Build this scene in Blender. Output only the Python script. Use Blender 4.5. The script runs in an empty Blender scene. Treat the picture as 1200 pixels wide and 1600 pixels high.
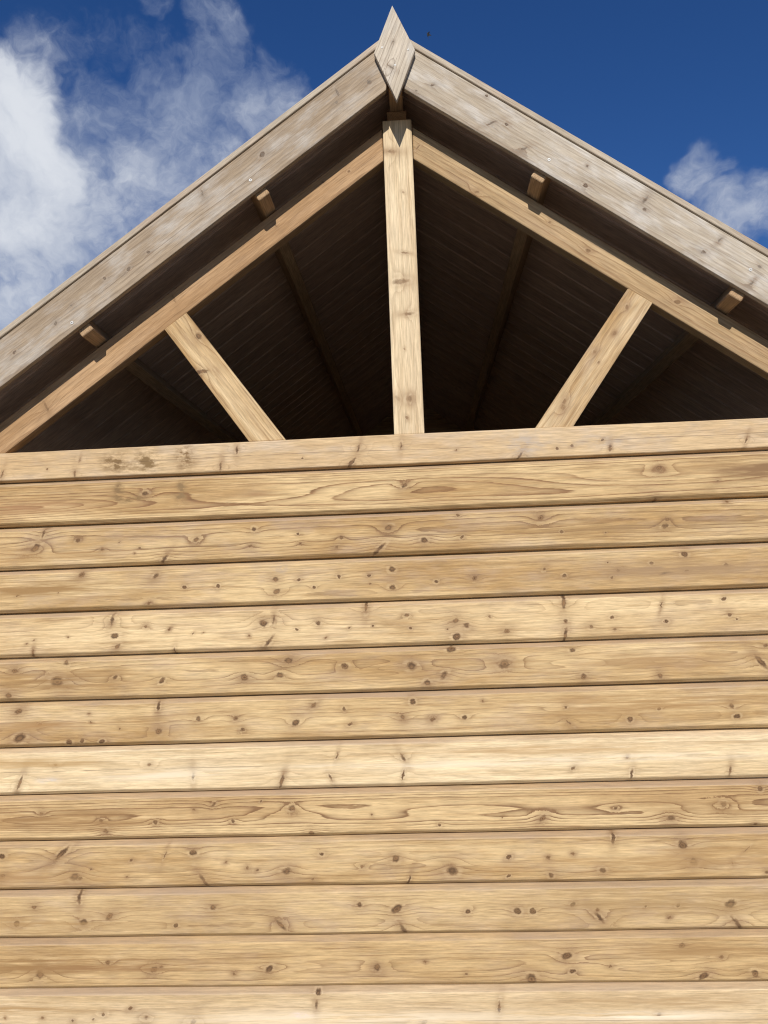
import bpy, bmesh, math, random
from mathutils import Vector, Matrix

# ------------------------------------------------------------------ camera, sky, sun, exposure
SC = bpy.context.scene
COL = SC.collection
H = 1.94                                        # height of the first board joint above the ground
R = math.radians

yaw, pitch, roll, FPX = -0.0492, 0.1073, -0.0357, 1147.9
fw = Vector((math.sin(yaw)*math.cos(pitch), math.cos(yaw)*math.cos(pitch), math.sin(pitch)))
r0 = Vector((math.cos(yaw), -math.sin(yaw), 0)); u0 = r0.cross(fw)
rt = math.cos(roll)*r0 + math.sin(roll)*u0
up = -math.sin(roll)*r0 + math.cos(roll)*u0
cam = bpy.data.cameras.new('camera'); camo = bpy.data.objects.new('camera', cam); COL.objects.link(camo)
M = Matrix((rt, up, -fw)).transposed().to_4x4(); M.translation = Vector((0.0237, -2.2813, -0.3876 + H))
camo.matrix_world = M
cam.sensor_fit = 'HORIZONTAL'; cam.sensor_width = 36; cam.lens = FPX*36/1200
cam.clip_start = 0.05; cam.clip_end = 6000
SC.camera = camo

SUN_EL, SUN_AZ = 29.5, 0.9                      # sun behind the photographer, a touch to the left
sl = bpy.data.lights.new('sun', 'SUN'); sl.energy = 4.65; sl.angle = R(0.5); sl.color = (1.0, 0.95, 0.87)
so = bpy.data.objects.new('sun', sl); COL.objects.link(so)
trav = Vector((math.sin(R(SUN_AZ))*math.cos(R(SUN_EL)), math.cos(R(SUN_AZ))*math.cos(R(SUN_EL)), -math.sin(R(SUN_EL))))
so.rotation_euler = trav.to_track_quat('-Z', 'Y').to_euler(); so.location = (0, -20, 15)

SC.view_settings.view_transform = 'Standard'; SC.view_settings.look = 'None'
SC.view_settings.exposure = 0.0; SC.view_settings.gamma = 1.0
SC.render.engine = 'CYCLES'; SC.cycles.max_bounces = 5; SC.cycles.diffuse_bounces = 4; SC.cycles.glossy_bounces = 2
SC.cycles.use_adaptive_sampling = True; SC.cycles.adaptive_threshold = 0.02
SC.cycles.use_denoising = True; SC.cycles.filter_width = 1.15; SC.cycles.sample_clamp_indirect = 3.0

class G:
    """small helper that writes shader nodes"""
    def __init__(s, nt): s.nt = nt; s.L = nt.links
    def n(s, t, **k):
        x = s.nt.nodes.new(t)
        for a, b in k.items(): setattr(x, a, b)
        return x
    def put(s, sock, v):
        if isinstance(v, bpy.types.NodeSocket): s.L.new(v, sock)
        elif v is not None: sock.default_value = v
    def m(s, op, a, b=None, c=None, clamp=False):
        x = s.n('ShaderNodeMath', operation=op, use_clamp=clamp)
        for i, v in enumerate((a, b, c)):
            if v is not None: s.put(x.inputs[i], v)
        return x.outputs[0]
    def v(s, op, a, b=None, c=None, out=0):
        x = s.n('ShaderNodeVectorMath', operation=op)
        for i, w in enumerate((a, b, c)):
            if w is not None: s.put(x.inputs[i], w)
        return x.outputs[out]
    def noise(s, vec, scale=1.0, detail=2.0, rough=0.5, dist=0.0, color=False):
        x = s.n('ShaderNodeTexNoise'); s.put(x.inputs['Vector'], vec)
        x.inputs['Scale'].default_value = scale; x.inputs['Detail'].default_value = detail
        x.inputs['Roughness'].default_value = rough; x.inputs['Distortion'].default_value = dist
        return x.outputs[1 if color else 0]
    def rng(s, v, a, b, c=0.0, d=1.0, smooth=True):
        x = s.n('ShaderNodeMapRange', interpolation_type='SMOOTHSTEP' if smooth else 'LINEAR')
        s.put(x.inputs[0], v)
        for i, w in enumerate((a, b, c, d)): s.put(x.inputs[1+i], w)
        return x.outputs[0]
    def mix(s, f, a, b, mode='MIX'):
        x = s.n('ShaderNodeMix', data_type='RGBA', blend_type=mode)
        s.put(x.inputs[0], f)
        for i, w in ((6, a), (7, b)):
            if isinstance(w, tuple) and len(w) == 3: w = (*w, 1.0)
            s.put(x.inputs[i], w)
        return x.outputs[2]

# world: Nishita sky with fair-weather clouds spread all round
W = bpy.data.worlds.new('World'); SC.world = W; W.use_nodes = True
W.node_tree.nodes.clear(); g = G(W.node_tree)
sky = g.n('ShaderNodeTexSky', sky_type='NISHITA', sun_disc=False, sun_elevation=R(SUN_EL), sun_rotation=R(180 + SUN_AZ),
          altitude=300, air_density=1.0, dust_density=0.1, ozone_density=5.0)
SKY = 0.085
d = g.n('ShaderNodeTexCoord').outputs['Generated']
d = g.v('NORMALIZE', d)
CL = [((-0.439, 0.733, 0.519), 0.070, 1.50), ((-0.451, 0.763, 0.463), 0.087, 1.50), ((-0.39, 0.728, 0.564), 0.052, 0.50), ((-0.343, 0.735, 0.585), 0.052, 0.48), ((-0.288, 0.761, 0.581), 0.052, 0.50), ((-0.206, 0.746, 0.633), 0.033, 0.55), ((-0.206, 0.769, 0.605), 0.039, 0.55), ((-0.165, 0.8, 0.577), 0.048, 0.90), ((-0.149, 0.811, 0.566), 0.039, 0.90), ((-0.25, 0.801, 0.543), 0.074, 0.75), ((-0.322, 0.789, 0.524), 0.074, 0.62), ((-0.38, 0.768, 0.515), 0.061, 0.50), ((-0.457, 0.787, 0.415), 0.096, 1.20), ((-0.394, 0.798, 0.455), 0.087, 0.90), ((-0.471, 0.808, 0.355), 0.078, 1.20), ((-0.416, 0.812, 0.408), 0.048, 0.85), ((-0.317, 0.816, 0.484), 0.070, 0.75), ((-0.233, 0.821, 0.522), 0.061, 0.75), ((-0.263, 0.721, 0.641), 0.019, 0.45), ((0.342, 0.818, 0.464), 0.026, 0.70), ((0.361, 0.828, 0.429), 0.024, 0.58), ((0.402, 0.817, 0.414), 0.042, 0.68), ((0.379, 0.832, 0.405), 0.030, 0.60)]
rnd = random.Random(5)
for k in range(15):                              # the same scattered clouds over the rest of the sky
    az, el = R(72 + k*15.4 + rnd.uniform(-5, 5)), R(rnd.uniform(14, 55))
    for q in range(2):
        a2, e2 = az + rnd.uniform(-.12, .12), el + rnd.uniform(-.07, .07)
        CL.append(((math.sin(a2)*math.cos(e2), math.cos(a2)*math.cos(e2), math.sin(e2)), rnd.uniform(.07, .2), rnd.uniform(.6, 1.0)))
wv = g.noise(d, 9.0, 4, 0.6, 0.0, True)
wo = g.v('SUBTRACT', wv, (0.5, 0.5, 0.5))
ds = g.v('NORMALIZE', g.v('MULTIPLY_ADD', wo, (0.10, 0.10, 0.10), d))
dw = g.v('MULTIPLY_ADD', wo, (0.10, 0.10, 0.10), d)
acc = None
for c, rad, wt in CL:
    t = g.v('DOT_PRODUCT', ds, Vector(c).normalized()[:], out=1)
    b = g.rng(t, math.cos(rad*1.5), math.cos(rad*0.2), 0.0, wt)
    acc = b if acc is None else g.m('MAXIMUM', acc, b)
fb = g.noise(dw, 9.0, 8, 0.62, 0.2)
fb2 = g.noise(dw, 34.0, 7, 0.66, 0.4)
fbm = g.m('ADD', g.m('MULTIPLY', fb, 0.70), g.m('MULTIPLY', fb2, 0.30))
dens = g.m('ADD', acc, g.m('MULTIPLY', g.m('SUBTRACT', fbm, 0.5), 2.5))
alpha = g.m('MULTIPLY', g.rng(dens, 0.06, 1.25, 0.0, 0.94), g.rng(acc, 0.0, 0.35))
fb3 = g.noise(g.v('ADD', dw, (3.1, 0.7, -1.5)), 6.5, 5, 0.5)
lit = g.rng(g.m('ADD', g.m('MULTIPLY', dens, 0.45), g.m('MULTIPLY', fb3, 1.0)), 0.62, 1.38)
K = 1/SKY
ccol = g.mix(lit, (0.31*K, 0.37*K, 0.51*K), (0.76*K, 0.79*K, 0.84*K))
hsv = g.n('ShaderNodeHueSaturation'); hsv.inputs['Saturation'].default_value = 1.20; hsv.inputs['Hue'].default_value = 0.512; g.put(hsv.inputs['Color'], sky.outputs[0])
bg = g.n('ShaderNodeBackground'); bg.inputs[1].default_value = SKY
g.put(bg.inputs[0], g.mix(alpha, hsv.outputs[0], ccol))
g.L.new(bg.outputs[0], g.n('ShaderNodeOutputWorld').inputs[0])
W.cycles.sampling_method = 'MANUAL'; W.cycles.sample_map_resolution = 512

KN = {
'B1':[(-0.849,0.0204,0.0079),(-0.02,0.0121,0.0076),(0.764,0.0301,0.0086),(0.939,-0.0174,0.0036),(0.749,-0.0654,0.0055)],
'B2':[(-1.206,0.0016,0.0119),(-1.179,0.0518,0.0093,80.0),(-1.067,0.0214,0.0053),(-0.932,0.01,0.002),(-0.989,-0.0115,0.0046),(-0.867,-0.0094,0.0026),(-0.884,-0.0277,0.002),(-0.686,0.0086,0.0071),(-0.788,-0.0482,0.0098,50.0),(-0.5,0.035,0.0064),(-0.512,-0.0171,0.0058),(-0.225,-0.0028,0.0051),(-0.241,-0.0322,0.0051),(-0.354,-0.0158,0.0045),(-0.362,0.0146,0.0032),(-0.077,0.0214,0.0101),(0.034,-0.0216,0.0082),(-0.109,-0.044,0.0126,50.0),(0.15,-0.0156,0.0044),(0.14,0.0527,0.0038),(0.395,0.0336,0.0087),(0.778,0.0134,0.0061),(0.77,-0.006,0.0073),(0.456,-0.0112,0.0037),(0.59,-0.0185,0.0024),(0.963,0.0616,0.0048)],
'B3':[(-1.054,0.0495,0.0092),(-0.815,0.0374,0.0078),(-0.723,-0.0013,0.0045),(-0.617,-0.0011,0.0051),(-0.836,-0.0466,0.0052),(-1.261,-0.0084,0.0033),(-1.129,-0.0036,0.002),(-0.435,0.0136,0.0077),(-0.432,-0.0243,0.0089),(-0.236,0.015,0.0051),(-0.315,-0.0152,0.0038),(-0.142,0.0148,0.0038),(-0.138,-0.0117,0.0031),(-0.07,0.0313,0.0082),(-0.071,-0.0259,0.0081),(0.065,-0.0118,0.005),(0.183,-0.0056,0.0068),(-0.362,0.009,0.0045),(0.397,0.0146,0.0049),(0.456,-0.0077,0.0049),(0.621,0.0025,0.0049),(0.599,-0.0188,0.0036),(0.591,0.027,0.0024),(0.72,0.0202,0.0048),(0.822,0.0436,0.0085),(0.825,-0.0064,0.0042),(0.943,0.0067,0.0048)],
'B4':[(-0.955,0.0414,0.0117,80.0),(-0.946,-0.0052,0.0091),(-0.938,-0.0385,0.0078),(-0.848,0.02,0.0052),(-0.772,0.0089,0.0045),(-0.697,-0.0067,0.0026),(-0.665,-0.0038,0.0019),(-0.521,-0.019,0.0032),(-1.097,-0.0037,0.0026),(-1.205,-0.0115,0.002),(-1.229,-0.0213,0.0026),(-1.209,-0.0497,0.0059,80.0),(-0.758,-0.0605,0.0058,80.0),(-0.475,0.0188,0.0102),(-0.444,0.0296,0.0089,80.0),(-0.456,-0.0341,0.0114,50.0),(-0.305,0.0132,0.0063),(-0.372,-0.0055,0.0038),(-0.155,0.0572,0.0082,80.0),(-0.209,-0.0063,0.0025),(-0.136,-0.0009,0.0025),(-0.03,0.0268,0.0062),(-0.021,-0.0125,0.0031),(-0.282,-0.0332,0.0025),(0.119,0.0056,0.0093),(0.152,-0.0085,0.008),(0.12,-0.0429,0.0086),(0.093,-0.0194,0.0025),(0.273,-0.0305,0.0074),(0.222,0.0151,0.0043),(0.45,0.0493,0.011,80.0),(0.452,-0.0068,0.0055),(0.448,-0.0503,0.0109,80.0),(0.527,-0.0253,0.0061),(0.598,-0.036,0.0042),(0.592,0.0007,0.0048),(0.741,0.0328,0.006,80.0),(0.752,-0.0174,0.0054),(0.927,0.0442,0.0048),(0.94,-0.0028,0.0048),(0.961,-0.0174,0.003)],
'B5':[(-1.266,0.0337,0.0078),(-1.129,-0.0032,0.0143),(-1.101,0.055,0.0078),(-0.944,0.0045,0.0064),(-0.796,-0.0096,0.007),(-0.538,-0.0075,0.0101),(-0.4,0.0389,0.0107),(-0.427,-0.0043,0.0088),(-0.227,0.0168,0.0087),(-0.021,0.0106,0.0124),(0.076,-0.0191,0.0098),(0.025,-0.0412,0.0086),(0.102,0.0582,0.0099),(0.261,0.0085,0.0122),(0.467,0.0442,0.0067),(0.495,-0.0359,0.0072),(0.722,-0.0382,0.0072),(1.019,-0.0064,0.013,-50.0),(1.038,0.0401,0.0059),(-1.285,-0.0413,0.0091),(0.309,-0.083,0.0079)],
'B0':[(-1.08,-0.029,0.006,80.0),(-1.32,-0.0184,0.0067,80.0),(-1.172,-0.011,0.0027),(-0.551,0.0235,0.0065,80.0),(-0.604,-0.0259,0.0078,80.0),(-1.063,0.0155,0.004,80.0),(-0.162,0.0126,0.0083,80.0),(-0.184,-0.0309,0.0103,50.0),(-0.027,0.0132,0.0057,80.0),(-0.34,-0.0136,0.0026),(0.146,-0.0084,0.0025),(0.341,-0.0342,0.0075,50.0),(0.457,-0.0172,0.0037),(0.504,-0.0112,0.0037),(0.599,0.0033,0.0031),(0.621,-0.0234,0.0056,80.0),(1.036,-0.0158,0.0061,80.0)],
'B6':[(-1.252,0.0465,0.0091),(-1.247,-0.0347,0.0129),(-1.184,0.0038,0.0045),(-1.027,0.0339,0.0026),(-1.02,0.006,0.0026),(-1.09,-0.0502,0.0077),(-1.048,-0.0474,0.0058),(-0.985,-0.0509,0.0058),(-0.93,-0.0138,0.0026),(-0.808,0.0506,0.0083,80.0),(-0.808,-0.0246,0.0089),(-0.683,0.0086,0.0076),(-0.566,0.0075,0.0063),(-0.545,-0.0269,0.0056),(-0.382,-0.0102,0.0087),(-0.325,0.0406,0.0069),(-0.232,0.0272,0.0056),(-0.215,-0.0177,0.0056),(-0.022,0.0417,0.0074),(-0.054,-0.003,0.0086),(0.036,-0.0117,0.0061),(0.133,-0.008,0.0067),(0.189,0.0378,0.003),(0.712,0.0009,0.0042),(0.442,-0.0306,0.006,-50.0),(0.624,-0.026,0.0071),(0.924,0.0044,0.0071),(0.937,-0.0263,0.007),(0.437,0.0134,0.0036)],
'B7':[(-1.244,-0.0284,0.0103,80.0),(-1.132,0.0233,0.0045),(-0.837,0.0164,0.0057),(-0.701,-0.0184,0.0069,80.0),(-0.428,-0.0402,0.0105,80.0),(-0.257,0.0311,0.0056,80.0),(-0.279,-0.0342,0.0062,-70.0),(-0.058,0.02,0.0073,-70.0),(-0.059,-0.0329,0.0067,80.0),(0.617,-0.0452,0.0083,80.0),(0.448,-0.0229,0.0048),(0.903,-0.0426,0.0076,80.0),(0.608,0.0041,0.0041)],
'B8':[(-1.173,0.0194,0.0045),(-0.971,-0.0374,0.0076),(-0.986,-0.0064,0.0051),(-0.817,-0.0128,0.0056),(-0.639,0.0336,0.0056),(-0.579,-0.0144,0.005),(-0.698,0.0198,0.0037),(-0.399,0.0199,0.0074),(-0.341,-0.0554,0.008),(-0.493,0.0418,0.0031),(-0.158,-0.0041,0.0024),(0.044,-0.0382,0.0042),(0.231,-0.0205,0.0024),(0.349,-0.0259,0.0083),(0.565,-0.0004,0.0047),(0.722,-0.0308,0.0099),(0.877,0.0022,0.0087),(0.985,0.047,0.0064),(0.964,-0.0536,0.004)],
'B9':[(-1.295,0.0356,0.0077),(-1.112,0.0387,0.0139,50.0),(-1.068,-0.0272,0.0126),(-1.295,-0.0236,0.0076),(-1.051,-0.0324,0.0057),(-0.893,0.0175,0.0038),(-0.788,0.0331,0.0062,80.0),(-0.702,0.0378,0.0087),(-0.67,-0.0458,0.0148,-50.0),(-0.905,-0.0298,0.0025),(-0.602,0.0064,0.0037),(-0.537,-0.0112,0.0049),(-1.018,-0.0064,0.0025),(-0.418,-0.0223,0.011),(-0.312,0.026,0.0055),(-0.341,-0.0449,0.0043),(-0.19,-0.0121,0.0055),(-0.09,0.0106,0.0097),(-0.054,-0.0542,0.0084,80.0),(0.076,-0.0273,0.0132),(0.244,0.0079,0.0053),(0.24,-0.045,0.0041),(-0.508,-0.0178,0.0037),(0.551,0.0549,0.0082,80.0),(0.75,0.0332,0.0105),(0.431,0.0149,0.0047),(0.36,0.0041,0.0047),(0.515,-0.0345,0.0076),(0.364,-0.0458,0.0065),(0.777,-0.0132,0.0116),(0.932,0.018,0.0058,50.0),(0.888,-0.0198,0.004),(0.984,-0.0481,0.0052)],
'B10':[(-1.053,0.0528,0.0094,80.0),(-1.193,0.0284,0.0069),(-1.246,-0.0182,0.0076),(-1.039,-0.0166,0.0094),(-0.959,-0.0005,0.01),(-0.643,0.0207,0.008),(-0.756,-0.0294,0.0049),(-0.44,-0.0316,0.0109,-50.0),(-0.203,0.0224,0.0066),(-0.093,0.0077,0.0114),(-0.076,-0.0481,0.0119,-70.0),(0.116,-0.0018,0.0059),(0.261,-0.002,0.0083),(0.305,-0.0026,0.0071),(0.422,0.0136,0.0059),(0.497,-0.0229,0.0116,-50.0),(0.492,-0.0022,0.0052),(0.632,0.0065,0.0029),(0.724,0.0076,0.0046),(0.697,-0.0256,0.004),(0.872,0.009,0.012),(0.89,-0.0486,0.0137,-50.0)],
'B11':[(-1.17,-0.0234,0.0125),(-0.964,0.0095,0.0062),(-0.824,-0.0118,0.008),(-0.803,-0.0042,0.0037),(-0.581,-0.0261,0.0043),(-0.476,-0.014,0.0091),(-0.157,-0.0113,0.0095),(-0.014,0.002,0.0036),(0.103,-0.0327,0.0029),(0.396,0.0141,0.0099),(0.291,-0.049,0.0128),(0.41,-0.0286,0.0058),(0.518,-0.0163,0.0046),(0.726,0.0379,0.008),(0.835,0.0065,0.0051),(0.781,-0.0438,0.0103),(0.926,-0.0406,0.0091)],
'B12':[(-0.895,0.0221,0.0043),(-0.978,0.0061,0.0043),(-1.007,-0.0074,0.0031),(-1.07,-0.0111,0.0037),(-0.847,-0.0037,0.0055),(-0.704,-0.0153,0.0073),(-1.163,-0.0034,0.0037),(-1.276,-0.002,0.0025),(-0.339,0.028,0.0078,80.0),(-0.333,0.0603,0.0066),(0.194,0.0181,0.0076,80.0),(-0.024,-0.0221,0.0071),(0.648,-0.0054,0.0051)],
'FL':[(-0.161,0.0932,0.0072,80.0),(-0.061,0.0562,0.0071),(-0.472,0.083,0.0072),(-0.699,0.0992,0.0072,60.0),(-0.948,0.0549,0.0051),(-1.029,0.0513,0.0051),(-1.108,0.0756,0.0052),(-1.242,0.0712,0.0045),(-1.316,0.0563,0.0052),(-1.472,0.0631,0.0052),(-0.183,0.0683,0.0041)],
'FR':[(0.334,0.0499,0.009,60.0),(0.376,0.0706,0.005),(0.465,0.0314,0.0069,60.0),(0.867,0.0872,0.0096,80.0),(0.881,0.0599,0.0058),(0.689,0.0297,0.0058),(1.123,0.0975,0.0066,80.0),(1.101,0.0381,0.0057),(1.265,0.088,0.0047),(1.272,0.0329,0.0065,70.0),(0.66,0.0856,0.0031),(0.072,0.0131,0.0032),(0.107,0.0579,0.005),(0.27,0.1158,0.004)],
'KP':[(1.055,0.0188,0.0106,80.0),(0.703,-0.01,0.0062,80.0),(0.607,0.0103,0.0124,85.0),(0.498,-0.0124,0.0082,85.0),(0.22,0.0311,0.0081),(0.218,-0.0055,0.0091),(0.156,0.005,0.0041),(0.382,0.0044,0.0031),(0.912,-0.0117,0.0031)],
'RL':[(-0.172,0.0444,0.0042),(-0.263,0.0686,0.0032),(-0.89,0.0663,0.0085,85.0),(-1.043,0.093,0.0043,85.0),(-1.438,0.039,0.0107,85.0),(-0.475,0.0512,0.0043,85.0)],
'RR':[(0.052,0.0407,0.0053,80.0),(0.301,0.0139,0.0062),(0.713,0.0387,0.0061),(1.039,0.0466,0.0069),(0.558,0.0549,0.0041)],
'BR':[(0.454,0.0167,0.005),(0.36,0.0048,0.005),(0.276,0.0229,0.006),(0.253,-0.0032,0.003),(0.07,0.0102,0.0079),(0.089,0.0179,0.006)],
'BL':[(0.419,-0.0316,0.0095),(0.314,0.0253,0.0095,50.0),(0.322,0.0426,0.0053)],
'FI':[(-0.045,-0.0044,0.0061,70.0),(0.038,0.0153,0.003)],
}

# ------------------------------------------------------------------ wood
def wood(name, seed, knots=(), eyes=(), stains_and_vignette=(), cracks=(), spacing=0.006, y0=0.05, ty=0.0, zc=0.0, con=0.5, wob=0.02,
         pale=(0.620, 0.452, 0.240), tan=(0.345, 0.200, 0.074), late=(0.200, 0.108, 0.046), grey=0.30, greycol=(0.43, 0.325, 0.245),
         top=None, blotch=0.8, rand=False, bump=0.35, fine=0.27, lp=7.0, ks=1.0, kgrey=False):
    KC1, KC2, KH = ((0.115, 0.090, 0.068), (0.22, 0.175, 0.135), (0.25, 0.205, 0.16)) if kgrey else ((0.105, 0.054, 0.025), (0.23, 0.126, 0.056), (0.27, 0.165, 0.085))
    mt = bpy.data.materials.new(name); mt.use_nodes = True
    nt = mt.node_tree; nt.nodes.clear(); g = G(nt)
    P = g.n('ShaderNodeTexCoord').outputs['Object']
    sp = g.n('ShaderNodeSeparateXYZ'); g.put(sp.inputs[0], P); X, Y, Z = sp.outputs
    Pn = g.v('ADD', P, (seed*7.37 % 31, seed*3.11 % 17, seed*1.73 % 13))
    if rand:
        oi = g.n('ShaderNodeObjectInfo').outputs['Random']
        cb = g.n('ShaderNodeCombineXYZ')
        for i, k in enumerate((37.0, 11.0, 23.0)): g.put(cb.inputs[i], g.m('MULTIPLY', oi, k))
        Pn = g.v('ADD', Pn, cb.outputs[0])
    def nz(sc, detail=2, rough=0.5, dist=0.0): return g.noise(g.v('MULTIPLY', Pn, sc), 1.0, detail, rough, dist)
    n_low = nz((1.3, 6, 7), 2); n_mid = nz((6, 30, 45), 3); n_fib = nz((16, 140, 290), 3, 0.7)
    n_bl = nz((1.5, 4, 10), 4, 0.6, 0.4); n_pa = nz((7, 14, 22), 4, 0.6); n_len = nz((0.8, 0.01, 0.01), 1); n_str = nz((4.0, 30, 85), 4, 0.65)
    # knots: distance field (dm) and the way the grain swings round them (defl)
    sub = lambda n: g.v('SUBTRACT', n, (0.5, 0.5, 0.5))
    pw = P
    if knots:
        pw = g.v('MULTIPLY_ADD', sub(g.noise(g.v('MULTIPLY', Pn, (95, 20, 95)), 1.0, 4, 0.7, 0.0, True)), (0.015, 0.0, 0.012), P)
    dm = None; defl = None
    for k in knots:
        kx, kz, r = k[0], k[1], k[2]*1.12
        q = (kx*91.7 + kz*313.3) % 1.0
        if len(k) > 3:                                               # spike knots, cut along their length
            rx, rz, an = r*1.8, r*(0.36 + 0.2*q), R(k[3] + 24*(q - 0.5)); bias = 0.30 + 0.5*((q*7.1) % 1.0)
        else:
            rx, rz, an = r*(0.85 + 0.35*q), r*(0.66 + 0.25*(1 - q)), 1.6*(q - 0.5); bias = 0.55*((q*7.1) % 1.0) if r > 0.004 else 0.25*q
        c, s = math.cos(an), math.sin(an)
        a = g.m('ADD', g.v('DOT_PRODUCT', pw, (c/rx, 0, s/rx), out=1), -(kx*c + kz*s)/rx)
        e = g.m('ADD', g.v('DOT_PRODUCT', pw, (-s/rz, 0, c/rz), out=1), -(-kx*s + kz*c)/rz)
        d2 = g.m('MULTIPLY_ADD', a, a, g.m('MULTIPLY_ADD', e, e, bias))
        dm = d2 if dm is None else g.m('MINIMUM', dm, d2)
        if r > 0.0042:
            e2 = g.v('MULTIPLY_ADD', pw, (1/(4.2*r), 0, 1/(1.8*r)), (-kx/(4.2*r), 0, -kz/(1.8*r)))
            ex = g.m('EXPONENT', g.m('MULTIPLY', g.v('DOT_PRODUCT', e2, e2, out=1), -1.0))
            defl = g.m('MULTIPLY', ex, r*1.0) if defl is None else g.m('MULTIPLY_ADD', ex, r*1.0, defl)
    for ex_, ez, sx, sz, am in eyes:
        e2 = g.v('MULTIPLY_ADD', P, (1/sx, 0, 1/sz), (-ex_/sx, 0, -ez/sz))
        ex = g.m('EXPONENT', g.m('MULTIPLY', g.v('DOT_PRODUCT', e2, e2, out=1), -1.0))
        defl = g.m('MULTIPLY', ex, am) if defl is None else g.m('MULTIPLY_ADD', ex, am, defl)
    # growth rings round a pith that lies behind the face and drifts along the board
    vv = g.m('ADD', g.m('ADD', Z, -zc), g.m('MULTIPLY_ADD', g.m('SUBTRACT', n_low, 0.5), 0.030, g.m('MULTIPLY', g.m('SUBTRACT', n_mid, 0.5), 0.0045)))
    hh = g.m('ADD', g.m('MULTIPLY_ADD', X, ty, y0), g.m('MULTIPLY', g.m('SUBTRACT', n_len, 0.5), wob))
    hh = g.m('ADD', hh, Y)
    if defl is not None: hh = g.m('ADD', hh, defl)
    rr = g.m('SQRT', g.m('MULTIPLY_ADD', vv, vv, g.m('MULTIPLY', hh, hh)))
    ring = g.m('MULTIPLY_ADD', rr, 1/spacing, g.m('MULTIPLY_ADD', n_bl, 0.7, g.m('MULTIPLY', n_fib, 0.22)))
    fr = g.m('FRACT', ring)
    wn = g.n('ShaderNodeTexWhiteNoise', noise_dimensions='1D'); g.put(wn.inputs['W'], g.m('FLOOR', ring))
    line = g.m('MULTIPLY', g.m('MULTIPLY_ADD', g.m('POWER', fr, lp), 1.25, g.m('MULTIPLY', g.m('POWER', fr, 1.6), 0.16)), g.rng(fr, 0.93, 1.0, 1.0, 0.0))
    line = g.m('MULTIPLY', line, g.rng(wn.outputs[0], 0.0, 1.0, 0.30, 1.15, False))
    line = g.m('MULTIPLY', line, g.rng(n_pa, 0.25, 0.7, 0.55, 1.15))
    if dm is not None: line = g.m('MULTIPLY', line, g.m('MULTIPLY_ADD', g.m('EXPONENT', g.m('MULTIPLY', dm, -0.035)), 0.9*ks, 1.0))
    la = g.m('MINIMUM', g.m('MULTIPLY', line, con*1.35), 0.92)
    col = g.mix(g.m('MULTIPLY', g.rng(n_bl, 0.33, 0.70), blotch), pale, tan)
    col = g.mix(g.m('MULTIPLY', g.rng(n_str, 0.47, 0.74), 0.62), col, tuple(0.62*a + 0.38*b for a, b in zip(tan, late)))
    col = g.mix(g.m('MULTIPLY', g.rng(n_str, 0.44, 0.24), 0.40), col, tuple(min(1, a*1.16 + 0.03) for a in pale))
    col = g.mix(la, col, late)
    col = g.mix(g.m('MULTIPLY', g.rng(n_pa, 0.42, 0.75), grey), col, greycol)
    f1 = g.rng(n_fib, 0.30, 0.70, 1 - fine, 1 + fine*0.8, False)
    col = g.mix(1.0, col, comb(g, f1), 'MULTIPLY')
    if top is not None:                                              # rain-greyed upper edge of the board
        tw = g.m('MULTIPLY', g.rng(g.m('MULTIPLY_ADD', g.m('SUBTRACT', n_pa, 0.5), 0.004, Z), top - 0.0035, top + 0.0015), g.rng(n_bl, 0.25, 0.7, 0.10, 0.72))
        col = g.mix(tw, col, (0.420, 0.308, 0.215))
    core = None
    if dm is not None:
        dk = g.m('SQRT', dm)
        halo = g.m('EXPONENT', g.m('MULTIPLY', dm, -0.14))
        col = g.mix(g.m('MULTIPLY', halo, g.rng(n_pa, 0.30, 0.62, 0.14, 0.82)), col, KH)
        pal = g.m('MULTIPLY', g.m('MULTIPLY', g.rng(dk, 1.25, 1.6), g.rng(dk, 2.6, 1.7)), g.rng(n_mid, 0.44, 0.62, 0.0, 0.26))
        col = g.mix(pal, col, tuple(min(1, a*1.08 + 0.05) for a in pale))
        far = g.m('EXPONENT', g.m('MULTIPLY', dm, -0.10))
        col = g.mix(g.m('MULTIPLY', far, g.rng(n_fib, 0.50, 0.64, 0.0, 0.7*ks)), col, (0.20, 0.115, 0.058))
        core = g.rng(dk, 1.42, 0.58)
        rim = g.m('MULTIPLY', g.rng(dk, 0.35, 0.85), g.rng(dk, 1.45, 0.95))
        kc = g.mix(g.rng(g.m('SINE', g.m('MULTIPLY', dk, 12.0)), -1, 1), KC1, KC2)
        col = g.mix(g.m('MULTIPLY', core, 0.92*ks), col, kc)
        col = g.mix(g.m('MULTIPLY', rim, g.rng(n_mid, 0.40, 0.62, 0.0, 0.8*ks)), col, (0.085, 0.047, 0.024))
    for sx_, sz_, rx, rz, am, sc_ in stains_and_vignette:  # stain patches; those browning the board ends also paint in lens vignetting
        e2 = g.v('MULTIPLY_ADD', P, (1/rx, 0, 1/rz), (-sx_/rx, 0, -sz_/rz))
        ex = g.m('EXPONENT', g.m('MULTIPLY', g.v('DOT_PRODUCT', e2, e2, out=1), -1.0))
        if am > 0: sn = g.rng(g.noise(g.v('MULTIPLY', Pn, (28, 28, 60)), 1.0, 4, 0.65), 0.34, 0.68)
        else: sn = g.rng(n_str, 0.30, 0.62)                          # follows the grain
        ex = g.m('MULTIPLY', g.m('MULTIPLY', ex, abs(am)), sn, clamp=True)
        col = g.mix(ex, col, sc_)
    hgt = n_fib
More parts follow.
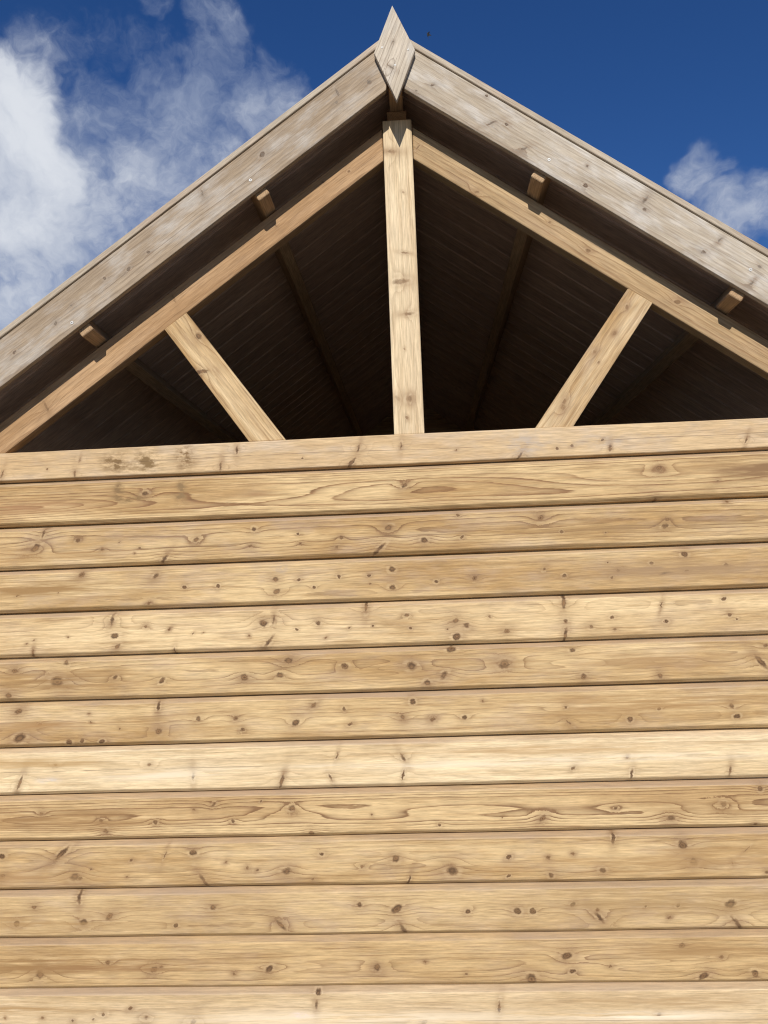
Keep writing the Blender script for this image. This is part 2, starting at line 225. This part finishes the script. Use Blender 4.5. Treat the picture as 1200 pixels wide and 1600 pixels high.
    for cz_, amp, wd, dark, lo in cracks:                            # drying cracks that wander along the grain
        cd = g.m('ABSOLUTE', g.m('ADD', g.m('ADD', Z, -cz_), g.m('MULTIPLY', g.m('SUBTRACT', n_low, 0.5), amp)))
        ca = g.m('MULTIPLY', g.rng(cd, wd, wd*0.35), g.rng(n_len, lo, lo + 0.10))
        ca = g.m('MULTIPLY', ca, g.rng(n_pa, 0.35, 0.5))
        col = g.mix(g.m('MULTIPLY', ca, dark), col, (0.085, 0.05, 0.03))
    bs = g.n('ShaderNodeBsdfPrincipled'); g.put(bs.inputs['Base Color'], col)
    bs.inputs['Roughness'].default_value = 0.72; bs.inputs['Specular IOR Level'].default_value = 0.22
    bp = g.n('ShaderNodeBump'); bp.inputs['Strength'].default_value = bump; bp.inputs['Distance'].default_value = 0.0012
    g.put(bp.inputs['Height'], hgt); g.L.new(bp.outputs[0], bs.inputs['Normal'])
    g.L.new(bs.outputs[0], g.n('ShaderNodeOutputMaterial').inputs[0])
    return mt

def comb(g, f):
    c = g.n('ShaderNodeCombineXYZ')
    for i in range(3): g.put(c.inputs[i], f)
    return c.outputs[0]

def plain(name, col, rough=0.6, metal=0.0, noise=None):
    mt = bpy.data.materials.new(name); mt.use_nodes = True; nt = mt.node_tree; g = G(nt); bs = nt.nodes['Principled BSDF']
    c = (*col, 1)
    if noise:
        P = g.n('ShaderNodeTexCoord').outputs['Object']
        c = g.mix(g.rng(g.noise(P, noise[0], 6, 0.65), 0.3, 0.7), col, noise[1])
    g.put(bs.inputs['Base Color'], c); bs.inputs['Roughness'].default_value = rough; bs.inputs['Metallic'].default_value = metal
    return mt

# ------------------------------------------------------------------ mesh helpers
def link(name, me, mat=None, parent=None, loc=(0, 0, 0), rot=(0, 0, 0)):
    o = bpy.data.objects.new(name, me); COL.objects.link(o)
    if mat is not None: me.materials.append(mat)
    o.parent = parent; o.location = loc; o.rotation_euler = rot
    return o

def prism_mesh(name, poly, y0, y1, bev=0.003, seg=2):
    """polygon in the x-z plane given thickness from y0 to y1, with eased edges"""
    bm = bmesh.new()
    a = [bm.verts.new((x, y0, z)) for x, z in poly]; b = [bm.verts.new((x, y1, z)) for x, z in poly]
    bm.faces.new(a); bm.faces.new(b[::-1]); n = len(poly)
    for i in range(n): bm.faces.new((a[i], b[i], b[(i+1) % n], a[(i+1) % n]))
    bmesh.ops.recalc_face_normals(bm, faces=bm.faces)
    if bev: bmesh.ops.bevel(bm, geom=list(bm.edges), offset=bev, segments=seg, profile=0.5, affect='EDGES')
    me = bpy.data.meshes.new(name); bm.to_mesh(me); bm.free()
    return me

def rect(x0, x1, z0, z1): return [(x0, z0), (x1, z0), (x1, z1), (x0, z1)]

def empty(name, parent=None, loc=(0, 0, 0)):
    o = bpy.data.objects.new(name, None); COL.objects.link(o); o.parent = parent; o.location = loc; o.empty_display_size = 0.1
    return o

def board_mesh(name, x0, x1, hh, seed, thick=0.045, nx=70, cap=False, face=-1):
    """one wall log: chamfered face, tongue below; edges not perfectly straight"""
    rn = random.Random(seed); t, b = hh/2, -hh/2
    if cap: prof = [(0.039, b-0.004), (0.045, b+0.0008), (0.045, t), (0.004, t), (0.0012, t-0.0012), (0, t-0.004), (0, b+0.010), (0.002, b+0.0075), (0.014, b+0.0035), (0.028, b+0.003), (0.030, b-0.004)]
    else: prof = [(0.039, b-0.004), (0.045, b+0.0008), (0.045, t), (0.024, t), (0.0205, t-0.0010), (0.0040, t-0.0082), (0.0012, t-0.0098), (0, t-0.0125),
                  (0, b+0.0180), (0.0007, b+0.0162), (0.0026, b+0.0140), (0.0118, b+0.0062), (0.0135, b+0.0054), (0.030, b+0.005), (0.032, b-0.004)]
    ph = [rn.uniform(0, 6.28) for _ in range(6)]
    def w(x, i): return 0.0010*math.sin(2.3*x + ph[i]) + 0.0005*math.sin(9.0*x + ph[i+1])
    vs, fs = [], []; n = len(prof)
    for k in range(nx+1):
        x = x0 + (x1-x0)*k/nx
        for y, z in prof:
            dz = w(x, 0) if z > 0 else w(x, 2)
            if y > 0.02: dz = 0
            vs.append((x, y + w(x, 4)*0.8 + rn.uniform(-1, 1)*0.00012, z + dz + (rn.uniform(-1, 1)*0.00025 if 0 < y < 0.02 else 0)))
    for k in range(nx):
        for i in range(n):
            j = (i+1) % n; fs.append((k*n+i, k*n+j, (k+1)*n+j, (k+1)*n+i))
    fs.append(tuple(range(n))[::-1]); fs.append(tuple(nx*n+i for i in range(n)))
    me = bpy.data.meshes.new(name); me.from_pydata(vs, [], fs); me.update()
    bm = bmesh.new(); bm.from_mesh(me); bmesh.ops.recalc_face_normals(bm, faces=bm.faces); bm.to_mesh(me); bm.free()
    return me

# ------------------------------------------------------------------ ground
gm = plain('dry_gravel', (0.17, 0.147, 0.113), 0.95, 0, (4.0, (0.25, 0.215, 0.170)))
me = bpy.data.meshes.new('ground'); bm = bmesh.new(); bmesh.ops.create_circle(bm, cap_ends=True, radius=3000, segments=64); bm.to_mesh(me); bm.free()
gr = link('ground', me, gm); gr['kind'] = 'structure'; gr['label'] = 'level gravel ground round the cabin'

# ------------------------------------------------------------------ cabin
cabin = empty('timber_cabin')
cabin['label'] = 'timber cabin with knotty horizontal board wall and open gable under pitched roof'
cabin['category'] = 'cabin'

S = 0.7294; A = math.atan(S); CA, SA = math.cos(A), math.sin(A)
ZR, ZTOP, YF, ZFB, ZFT = 1.067 + H, 0.1028 + H, -0.1038, 1.2163 + H, 1.3732 + H
YR = 0.006; DEPTH = 4.0; XW = 1.40; EAVE = 1.80
EDGE = [0.1028, 0.0023, -0.1444, -0.2829, -0.4211, -0.5611, -0.6967, -0.8363, -0.9789, -1.1163, -1.2607, -1.4002, -1.5439, -1.684, -1.824, -1.94]

BP = [  # look of each front board, top to bottom; brown end streaks partly painted-in vignetting
 dict(con=0.35, spacing=0.004, y0=0.16, grey=0.45, greycol=(0.47, 0.39, 0.32), pale=(0.585, 0.425, 0.245), tan=(0.47, 0.32, 0.17), cracks=[(0.002, 0.02, 0.0011, 0.55, 0.35)],
      stains_and_vignette=[(-0.94, 0.0, 0.05, 0.03, 1.7, (0.19, 0.115, 0.05)), (-0.84, 0.0, 0.05, 0.035, 1.6, (0.20, 0.125, 0.055)), (-0.72, 0.01, 0.03, 0.045, 1.6, (0.20, 0.12, 0.055)), (0.36, 0.0, 0.06, 0.04, 0.7, (0.40, 0.35, 0.31)), (0.62, 0.0, 0.15, 0.02, 0.6, (0.36, 0.30, 0.25))]),
 dict(con=1.0, zc=-0.006, spacing=0.0056, y0=0.045, wob=0.015, lp=5.5, late=(0.20, 0.10, 0.042), eyes=[(-0.49, -0.002, 0.33, 0.030, 0.018), (0.80, 0.006, 0.45, 0.034, 0.026), (-1.25, -0.01, 0.3, 0.02, -0.012)], grey=0.08,
      stains_and_vignette=[(-0.935, 0.03, 0.018, 0.03, 1.6, (0.21, 0.13, 0.06)), (-0.90, 0.006, 0.045, 0.011, 1.6, (0.20, 0.125, 0.055)), (-0.735, 0.018, 0.018, 0.045, 1.5, (0.22, 0.14, 0.065)), (1.10, 0.01, 0.20, 0.03, -1.3, (0.23, 0.135, 0.065)), (-1.25, -0.01, 0.22, 0.02, -1.0, (0.33, 0.185, 0.09))]),
 dict(con=0.75, lp=6.0, zc=0.012, spacing=0.0075, y0=0.04, wob=0.02, grey=0.35, eyes=[(-1.3, 0.0, 0.1, 0.02, 0.02)], cracks=[(-0.005, 0.03, 0.0012, 0.5, 0.42)], stains_and_vignette=[(0.75, -0.01, 0.3, 0.012, -1.0, (0.28, 0.175, 0.08)), (-1.2, -0.03, 0.3, 0.02, -0.9, (0.36, 0.22, 0.095))]),
 dict(con=0.42, zc=-0.035, spacing=0.0065, y0=0.05, grey=0.4, stains_and_vignette=[(0.759, -0.012, 0.016, 0.006, 1.4, (0.05, 0.035, 0.028)), (0.72, 0.005, 0.08, 0.006, 0.7, (0.25, 0.17, 0.12)), (-0.42, 0.045, 0.03, 0.015, 0.8, (0.36, 0.28, 0.22)), (-1.2, 0.01, 0.25, 0.03, -1.2, (0.30, 0.18, 0.075)), (0.85, 0.0, 0.3, 0.025, -1.1, (0.31, 0.20, 0.105))]),
 dict(con=0.36, zc=0.04, spacing=0.0065, y0=0.05, grey=0.25, pale=(0.675, 0.505, 0.285), blotch=0.6),
 dict(con=0.5, zc=0.015, spacing=0.007, y0=0.04, grey=0.3, eyes=[(0.48, 0.008, 0.10, 0.012, 0.012), (0.74, 0.004, 0.10, 0.012, 0.014), (-0.10, 0.008, 0.06, 0.012, 0.012)], stains_and_vignette=[(-1.15, 0.0, 0.2, 0.03, -1.2, (0.28, 0.165, 0.07)), (0.7, 0.01, 0.35, 0.02, -0.9, (0.36, 0.225, 0.105))]),
 dict(con=0.45, zc=-0.02, spacing=0.008, y0=0.04, grey=0.3, eyes=[(-0.9, 0.006, 0.15, 0.012, 0.014), (0.5, 0.006, 0.15, 0.01, 0.014)], stains_and_vignette=[(0.65, 0.02, 0.35, 0.03, -0.9, (0.35, 0.21, 0.09)), (-1.2, 0.0, 0.2, 0.012, -1.0, (0.33, 0.19, 0.08))]),
 dict(con=0.25, spacing=0.010, y0=0.10, grey=0.10, pale=(0.72, 0.57, 0.36), tan=(0.50, 0.34, 0.16), blotch=0.5, cracks=[(0.002, 0.012, 0.0012, 0.6, 0.42)],
      stains_and_vignette=[(0.0, -0.004, 0.60, 0.011, -0.8, (0.76, 0.65, 0.48)), (-0.80, -0.015, 0.22, 0.018, -0.8, (0.76, 0.65, 0.48)), (0.65, 0.004, 0.28, 0.009, -1.0, (0.77, 0.67, 0.51)), (-1.2, 0.03, 0.3, 0.02, -0.8, (0.42, 0.27, 0.12)), (0.4, 0.035, 0.4, 0.015, -0.8, (0.45, 0.29, 0.14)), (-1.155, -0.024, 0.03, 0.008, 1.0, (0.55, 0.50, 0.46))]),
 dict(con=1.0, zc=0.008, spacing=0.0054, y0=0.04, wob=0.015, lp=5.0, late=(0.18, 0.092, 0.040), tan=(0.43, 0.27, 0.12), eyes=[(-0.40, 0.0, 0.14, 0.022, 0.012), (0.12, 0.006, 0.34, 0.022, 0.014), (0.66, 0.004, 0.22, 0.02, 0.012), (-1.12, -0.01, 0.22, 0.02, -0.012)], grey=0.08, stains_and_vignette=[(-1.1, 0.0, 0.4, 0.03, -0.9, (0.27, 0.155, 0.065)), (0.9, 0.0, 0.25, 0.03, -0.8, (0.30, 0.18, 0.08))]),
 dict(pale=(0.59, 0.427, 0.226), con=0.5, zc=0.01, spacing=0.009, y0=0.035, grey=0.30, eyes=[(-1.15, 0.0, 0.12, 0.018, 0.010), (-0.78, 0.004, 0.20, 0.016, 0.010), (-0.15, 0.0, 0.24, 0.014, 0.012), (0.06, 0.006, 0.08, 0.02, 0.010)], stains_and_vignette=[(0.8, -0.01, 0.35, 0.03, -0.9, (0.35, 0.215, 0.095)), (-1.25, -0.03, 0.2, 0.02, -0.8, (0.36, 0.22, 0.10))]),
 dict(pale=(0.565, 0.405, 0.212), con=0.42, zc=-0.03, spacing=0.008, y0=0.04, grey=0.35, tan=(0.39, 0.255, 0.12), eyes=[(-0.30, 0.004, 0.14, 0.012, 0.014), (0.08, 0.004, 0.1, 0.012, 0.012)], stains_and_vignette=[(-1.2, -0.02, 0.3, 0.03, -0.9, (0.34, 0.21, 0.09)), (0.75, 0.02, 0.4, 0.03, -0.9, (0.34, 0.22, 0.10))]),
 dict(pale=(0.55, 0.385, 0.194), con=0.5, zc=-0.01, spacing=0.008, y0=0.04, grey=0.2, tan=(0.36, 0.222, 0.095), blotch=0.95, stains_and_vignette=[(-1.15, 0.01, 0.30, 0.03, -1.1, (0.27, 0.155, 0.062)), (-0.95, -0.005, 0.22, 0.012, -1.1, (0.27, 0.15, 0.065)), (0.75, 0.02, 0.3, 0.02, -0.9, (0.32, 0.195, 0.085))], eyes=[(-0.6, -0.008, 0.25, 0.012, 0.016), (0.6, -0.004, 0.2, 0.012, 0.016)]),
 dict(con=0.25, spacing=0.012, y0=0.10, grey=0.15, pale=(0.64, 0.49, 0.30), tan=(0.46, 0.32, 0.165), stains_and_vignette=[(-0.2, -0.01, 0.6, 0.02, -0.9, (0.74, 0.62, 0.45)), (0.6, -0.01, 0.25, 0.012, -1.1, (0.76, 0.65, 0.49)), (-1.25, 0.02, 0.2, 0.02, -1.0, (0.36, 0.225, 0.10)), (0.75, 0.03, 0.3, 0.015, -0.8, (0.36, 0.23, 0.11)), (-0.385, 0.0, 0.025, 0.007, 1.0, (0.66, 0.55, 0.52))], cracks=[(-0.02, 0.02, 0.0011, 0.5, 0.4)]),
]
gen_board = wood('pine_wall_plain', 40, (), con=0.45, spacing=0.010, y0=0.05, rand=True)

front = empty('front_wall', cabin)
for i in range(15):
    zt, zb = EDGE[i] + H, EDGE[i+1] + H
    if i < 13:
        hh = zt - zb; kw = dict(BP[i])
        mt = wood('pine_board_%02d' % i, 3.0 + i*1.618, KN['B%d' % i], top=None if i == 0 else hh/2 - 0.0105, **kw)
    else: mt = gen_board
    link('wall_board', board_mesh('wall_board', -1.52, 1.52, zt - zb, 100 + i, cap=(i == 0)), mt, front, (0, 0, (zt + zb)/2))

# side walls and the rear wall, laid up in the same logs
side_me = board_mesh('side_board', -DEPTH/2 - 0.1, DEPTH/2 + 0.1, 0.14, 7, nx=4)
for sgn in (-1, 1):
    sw = empty('side_wall', cabin)
    for i in range(15):
        link('wall_board', side_me, gen_board if not side_me.materials else None, sw, (sgn*(XW + 0.012), DEPTH/2 + 0.02, ZTOP - 0.075 - 0.14*i), (0, 0, sgn*math.pi/2))
rear = empty('rear_wall', cabin)
for i in range(24):
    zt = ZTOP + 0.14*9 - 0.14*i
    top_h = min(1.5, (ZR + 0.235 - zt)/S); bot_h = min(1.5, (ZR + 0.235 - zt + 0.14)/S)
    if bot_h < 0.08: continue
    top_h = max(top_h, 0.01)
    link('wall_board', prism_mesh('rear_board', [(-bot_h, -0.069), (bot_h, -0.069), (top_h, 0.069), (-top_h, 0.069)], 0, 0.045, 0.006, 1), gen_board, rear, (0, DEPTH, zt - 0.07))
fl = link('floor', prism_mesh('floor', rect(-1.38, 1.38, 0.02, 0.06), 0.06, DEPTH - 0.01, 0), plain('dark_earth_floor', (0.06, 0.05, 0.04), 0.9, 0, (5, (0.09, 0.075, 0.06))), cabin)

# gable truss: king post, rafters, braces
truss = empty('gable_truss', cabin)
tim = dict(spacing=0.006, y0=0.07, con=0.45)
kp_mat = wood('pine_king_post', 61, KN['KP'], ks=0.4, con=0.28, spacing=0.012, y0=0.05, grey=0.10, pale=(0.655, 0.525, 0.345), tan=(0.52, 0.38, 0.22), cracks=[(-0.006, 0.02, 0.0011, 0.6, 0.5)])
rl_mat = wood('pine_rafter_warm', 62, KN['RL'], ks=0.6, con=0.5, spacing=0.009, y0=0.06, grey=0.10, pale=(0.45, 0.29, 0.158), tan=(0.30, 0.172, 0.078), cracks=[(0.03, 0.02, 0.0010, 0.5, 0.5)])
rr_mat = wood('pine_rafter_streaked', 63, KN['RR'], ks=0.6, con=0.75, spacing=0.008, y0=0.05, grey=0.16, pale=(0.455, 0.325, 0.18), tan=(0.285, 0.178, 0.085))
b_mats = {-1: wood('pine_brace_ringed', 64, KN['BL'], con=0.7, spacing=0.012, y0=0.045, grey=0.1, pale=(0.58, 0.43, 0.245)),
           1: wood('pine_brace_pale', 65, KN['BR'], ks=0.5, con=0.4, spacing=0.010, y0=0.05, grey=0.35, pale=(0.58, 0.435, 0.26), greycol=(0.44, 0.36, 0.27))}
link('king_post', prism_mesh('king_post', rect(ZTOP - H, 1.166, -0.0482, 0.0482), YR, YR + 0.046, 0.004), kp_mat, truss, (0, 0, H), (0, -math.pi/2, 0))
RH = 0.0925
for sgn in (-1, 1):
    x0 = 0.0495
    zc0 = x0/CA                                    # plumb cut at the king post
    poly = [(zc0, 0.0), (1.98, 0.0), (1.98, RH), (zc0 - RH*SA/CA, RH)]
    if sgn < 0: poly = [(-x, z) for x, z in poly][::-1]
    link('rafter', prism_mesh('rafter', poly, YR + 0.009, YR + 0.052, 0.0045), rl_mat if sgn < 0 else rr_mat, truss, (0, 0, ZR), (0, sgn*A, 0))
bd = math.atan2(0.5415 - 0.1028, 0.712 - 0.394); BL_ = 0.5415
for sgn in (-1, 1):
    ang = bd if sgn > 0 else math.pi - bd
    # corners in world x-z relative to the foot
    P4 = [(0.394, 0.1028), (0.513, 0.1028), (0.7875, 0.4905), (0.7135, 0.5430)]
    ox, oz = 0.4535, 0.1028
    loc = []
    for x, z in P4:
        wx, wz = sgn*x - sgn*ox, z - oz
        loc.append((wx*math.cos(ang) + wz*math.sin(ang), -wx*math.sin(ang) + wz*math.cos(ang)))
    link('brace', prism_mesh('brace', loc, YR, YR + 0.045, 0.003), b_mats[sgn], truss, (sgn*ox, 0, oz + H), (0, -ang, 0))

# purlins and ridge beam run back over the truss
roofw = wood('pine_roof_plain', 70, (), con=0.5, spacing=0.008, y0=0.04, pale=(0.56, 0.405, 0.315), tan=(0.45, 0.315, 0.24), late=(0.20, 0.135, 0.095), rand=True, grey=0.1)
purw = wood('pine_purlin', 71, (), con=0.6, spacing=0.006, y0=0.03, pale=(0.43, 0.29, 0.165), tan=(0.34, 0.22, 0.12), rand=True, grey=0.1)
YB = YF + 0.020
PRO = 0.0230                                       # how far the purlins hang below the bargeboards
PH = 0.082
def purlin_mesh():
    bm = bmesh.new()                               # local: x length (depth), y across, z up; end faces the front
    me = prism_mesh('purlin', rect(YB, DEPTH - 0.005, 0.0, PH), -0.022, 0.022, 0.005, 3); bm.free(); return me
pm = purlin_mesh()
for sgn in (-1, 1):
    for c in (0.430, 1.002):
        base = ZFB - S*c - PRO/CA
        x = sgn*c
        o = link('purlin', pm, purw if not pm.materials else None, cabin, (x, 0, base))
        # local x -> world y, local z -> roof normal
        nx = Vector((sgn*SA, 0, CA)); lx = Vector((0, 1, 0)); ly = nx.cross(lx)
        mm = Matrix((lx, ly, nx)).transposed().to_4x4(); mm.translation = Vector((x, 0, base)); o.matrix_local = mm
rb = link('ridge_beam', prism_mesh('ridge_beam', rect(YR + 0.028, DEPTH - 0.005, 0, 0.049), -0.032, 0.032, 0.003), purw, cabin)
rb.matrix_local = Matrix.Translation((0, 0, 1.167 + H)) @ Matrix.Rotation(math.pi/2, 4, 'Z')
rc = link('ridge_batten', prism_mesh('ridge_batten', rect(YB, DEPTH - 0.005, 0, 0.060), -0.022, 0.022, 0.003), purw, cabin)
rc.matrix_local = Matrix.Translation((0, 0, 1.217 + H)) @ Matrix.Rotation(math.pi/2, 4, 'Z')

# roof slopes: tongued boards running from ridge to eaves, felt on top
felt = plain('bitumen_felt', (0.035, 0.035, 0.037), 0.95, 0, (60, (0.06, 0.06, 0.06)))
UND = -PRO + PH                                 # underside of the roof boards above the fascia's lower edge, square to the slope
BW = 0.124
def roof_board_mesh():
    b = 0.0060
    pr = [(-BW/2 + 0.0012, b), (-BW/2 + 0.0012 + b, 0), (BW/2 - 0.0012 - b, 0), (BW/2 - 0.0012, b), (BW/2 - 0.0012, 0.010), (BW/2 + 0.005, 0.011), (BW/2 + 0.005, 0.014), (BW/2 - 0.0012, 0.0145), (BW/2 - 0.0012, 0.018), (-BW/2 + 0.0012, 0.018)]
    L0, L1 = 0.012, EAVE/CA; n = len(pr)
    vs = [(L0, y, z) for y, z in pr] + [(L1, y, z) for y, z in pr]
    fs = [(i, (i+1) % n, n + (i+1) % n, n + i) for i in range(n)] + [tuple(range(n))[::-1], tuple(range(n, 2*n))]
    me = bpy.data.meshes.new('roof_board'); me.from_pydata(vs, [], fs)
    bm = bmesh.new(); bm.from_mesh(me); bmesh.ops.recalc_face_normals(bm, faces=bm.faces); bm.to_mesh(me); bm.free()
    me.materials.append(roofw); return me
rbm = roof_board_mesh()
NB = int((DEPTH + 0.12 - YB)/BW)
ang_apex = ZFB + UND/CA
for sgn in (-1, 1):
    slope = empty('roof_slope', cabin)
    for k in range(NB):
        o = link('roof_board', rbm, None, slope, (0, YB + 0.001 + BW*(k + 0.5), ang_apex))
        o.rotation_euler = (0, A, 0) if sgn > 0 else (0, A, math.pi)
        if sgn < 0: o.location.y = YB + 0.001 + BW*(k + 0.5)
    f = link('roofing_felt', prism_mesh('roofing_felt', rect(0.0, EAVE/CA + 0.01, 0.020, 0.024), YB + 0.002, YB + BW*NB, 0), felt, slope, (0, 0, ang_apex), (0, A, 0) if sgn > 0 else (0, A, math.pi))
    if sgn < 0: f.location.y = YB*2 + BW*NB + 0.002

# bargeboards with their cover strips and screws, finial over the joint
FWH = (ZFT - ZFB)*CA
fas = dict(kgrey=True, ks=1.0, con=0.55, lp=4.5, spacing=0.0085, y0=0.05, grey=1.0, fine=0.22, bump=0.6, blotch=0.9)
f_mat = {-1: wood('weathered_fascia_brown', 81, KN['FL'], pale=(0.40, 0.315, 0.225), tan=(0.265, 0.195, 0.128), late=(0.17, 0.118, 0.077), greycol=(0.40, 0.355, 0.305), cracks=[(0.05, 0.05, 0.0010, 0.5, 0.45)], **fas),
          1: wood('weathered_fascia_grey', 82, KN['FR'], pale=(0.475, 0.41, 0.322), tan=(0.34, 0.275, 0.20), late=(0.22, 0.16, 0.11), greycol=(0.50, 0.46, 0.41), cracks=[(0.07, 0.05, 0.0010, 0.5, 0.5)], **fas)}
s_mat = wood('weathered_strip', 83, (), con=0.4, spacing=0.006, y0=0.05, grey=0.6, pale=(0.43, 0.37, 0.29), tan=(0.34, 0.28, 0.205), rand=True)
steel = plain('zinc_steel', (0.50, 0.50, 0.49), 0.55, 0.2)
hole = plain('screw_recess', (0.03, 0.03, 0.03), 0.6)
def screw_mesh(rad):
    bm = bmesh.new(); n = 14
    rings = []
    for r, y in ((rad, 0.002), (rad, -0.0006), (rad*0.85, -0.0012), (rad*0.42, -0.0012), (rad*0.34, 0.0012)):
        rings.append([bm.verts.new((r*math.cos(6.2832*i/n), y, r*math.sin(6.2832*i/n))) for i in range(n)])
    for a_, b_ in zip(rings, rings[1:]):
        for i in range(n): bm.faces.new((a_[i], a_[(i+1) % n], b_[(i+1) % n], b_[i]))
    f = bm.faces.new(rings[-1]); bmesh.ops.recalc_face_normals(bm, faces=bm.faces)
    for fc in bm.faces:
        if all(abs(v.co.x) + abs(v.co.z) < rad*0.75 for v in fc.verts): fc.material_index = 1
    me = bpy.data.meshes.new('screw'); bm.to_mesh(me); bm.free(); me.materials.append(steel); me.materials.append(hole); return me
scm = screw_mesh(0.0052); nlm = screw_mesh(0.0032)
LF = EAVE/CA + 0.02
for sgn in (-1, 1):
    poly = [(0.029/CA, 0.0), (LF, 0.0), (LF, FWH), ((0.010 - FWH*SA)/CA, FWH)]
    if sgn < 0: poly = [(-x, z) for x, z in poly][::-1]
    fb_ = link('bargeboard', prism_mesh('bargeboard', poly, YF, YF + 0.0185, 0.0025), f_mat[sgn], cabin, (0, 0, ZFB), (0, sgn*A, 0))
    fb_['label'] = 'browner weathered bargeboard' if sgn < 0 else 'silvery grey weathered bargeboard'
    z0 = FWH + 0.0022
    poly = [((0.002 - z0*SA)/CA, z0), (LF + 0.005, z0), (LF + 0.005, z0 + 0.019), ((0.002 - (z0 + 0.019)*SA)/CA, z0 + 0.019)]
    if sgn < 0: poly = [(-x, z) for x, z in poly][::-1]
    link('cover_strip', prism_mesh('cover_strip', poly, YF - 0.004, YF + 0.075, 0.003), s_mat, fb_)
    for wx, wz in (((0.4683, 0.9254), (1.0461, 0.5346)) if sgn > 0 else ((-0.4693, 0.9207), (-1.043, 0.485))):
        lx, lz = wx*CA - (wz + H - ZFB)*SA*sgn, sgn*wx*SA + (wz + H - ZFB)*CA
        link('screw', scm, None, fb_, (lx, YF - 0.0002, lz))
th = R(69)
fin_mat = wood('weathered_finial', 84, KN['FI'], kgrey=True, con=0.7, spacing=0.0055, y0=0.05, grey=0.8, pale=(0.52, 0.45, 0.36), tan=(0.42, 0.35, 0.26), late=(0.22, 0.165, 0.12), greycol=(0.47, 0.43, 0.375), fine=0.25, bump=0.5,
               cracks=[(0.012, 0.01, 0.0010, 0.8, 0.2), (-0.014, 0.01, 0.0009, 0.7, 0.2)])
pts = [(0.0013, 1.4664), (-0.0625, 1.3070), (0.0036, 1.1409), (0.0685, 1.3072)]
loc = [((x)*math.cos(th) + (z - 1.3)*math.sin(th), -x*math.sin(th) + (z - 1.3)*math.cos(th)) for x, z in pts]
fin = link('finial', prism_mesh('finial', loc, YF - 0.0225, YF - 0.0045, 0.0018), fin_mat, cabin, (0, 0, 1.3 + H), (0, -th, 0))
link('packing_block', prism_mesh('packing_block', rect(-0.03, 0.03, 1.24 + H, 1.385 + H), YF - 0.0047, YF + 0.018, 0), s_mat, cabin)
for wx, wz in ((-0.036, 1.3233), (0.0463, 1.3092), (0.003, 1.2600)):
    link('nail', nlm, None, fin, (wx*math.cos(th) + (wz - 1.3)*math.sin(th), YF - 0.0225, -wx*math.sin(th) + (wz - 1.3)*math.cos(th)))

# ------------------------------------------------------------------ bird far up in the sky
def bird_mesh():
    bm = bmesh.new()
    prof = [(-0.16, 0.004), (-0.12, 0.020), (-0.05, 0.036), (0.03, 0.038), (0.09, 0.026), (0.125, 0.024), (0.15, 0.014), (0.178, 0.002)]
    rings = [[bm.verts.new((r*math.cos(i*0.7854), x, r*math.sin(i*0.7854))) for i in range(8)] for x, r in prof]
    for a_, b_ in zip(rings, rings[1:]):
        for i in range(8): bm.faces.new((a_[i], a_[(i+1) % 8], b_[(i+1) % 8], b_[i]))
    bm.faces.new(rings[0]); bm.faces.new(rings[-1])
    for s in (-1, 1):                              # raised wings, two joints each, with thickness
        pl = [(0.02, 0.07, 0.01), (0.12, 0.10, 0.11), (0.25, 0.01, 0.20), (0.12, -0.02, 0.10), (0.02, -0.05, 0.01)]
        t = [bm.verts.new((s*x, y, z + 0.006)) for x, y, z in pl]; b = [bm.verts.new((s*x, y, z - 0.004)) for x, y, z in pl]
        bm.faces.new(t); bm.faces.new(b[::-1])
        for i in range(5): bm.faces.new((t[i], b[i], b[(i+1) % 5], t[(i+1) % 5]))
    t = [bm.verts.new(c) for c in ((-0.012, -0.13, 0.004), (0.012, -0.13, 0.004), (0.035, -0.25, 0.004), (-0.035, -0.25, 0.004))]
    b = [bm.verts.new((v.co.x, v.co.y, -0.004)) for v in t]
    bm.faces.new(t); bm.faces.new(b[::-1])
    for i in range(4): bm.faces.new((t[i], b[i], b[(i+1) % 4], t[(i+1) % 4]))
    bmesh.ops.recalc_face_normals(bm, faces=bm.faces)
    me = bpy.data.meshes.new('bird'); bm.to_mesh(me); bm.free(); return me
dirv = Vector((0.031, 0.777, 0.628)).normalized()
bo = link('bird', bird_mesh(), plain('dark_feathers', (0.02, 0.02, 0.022), 0.8), None, Vector(M.translation) + dirv*38.0, (R(80), R(-12), R(78)))
bo.scale = (0.7, 0.7, 0.7)
bo['label'] = 'tiny dark bird flying in the blue sky beside the roof peak'; bo['category'] = 'bird'
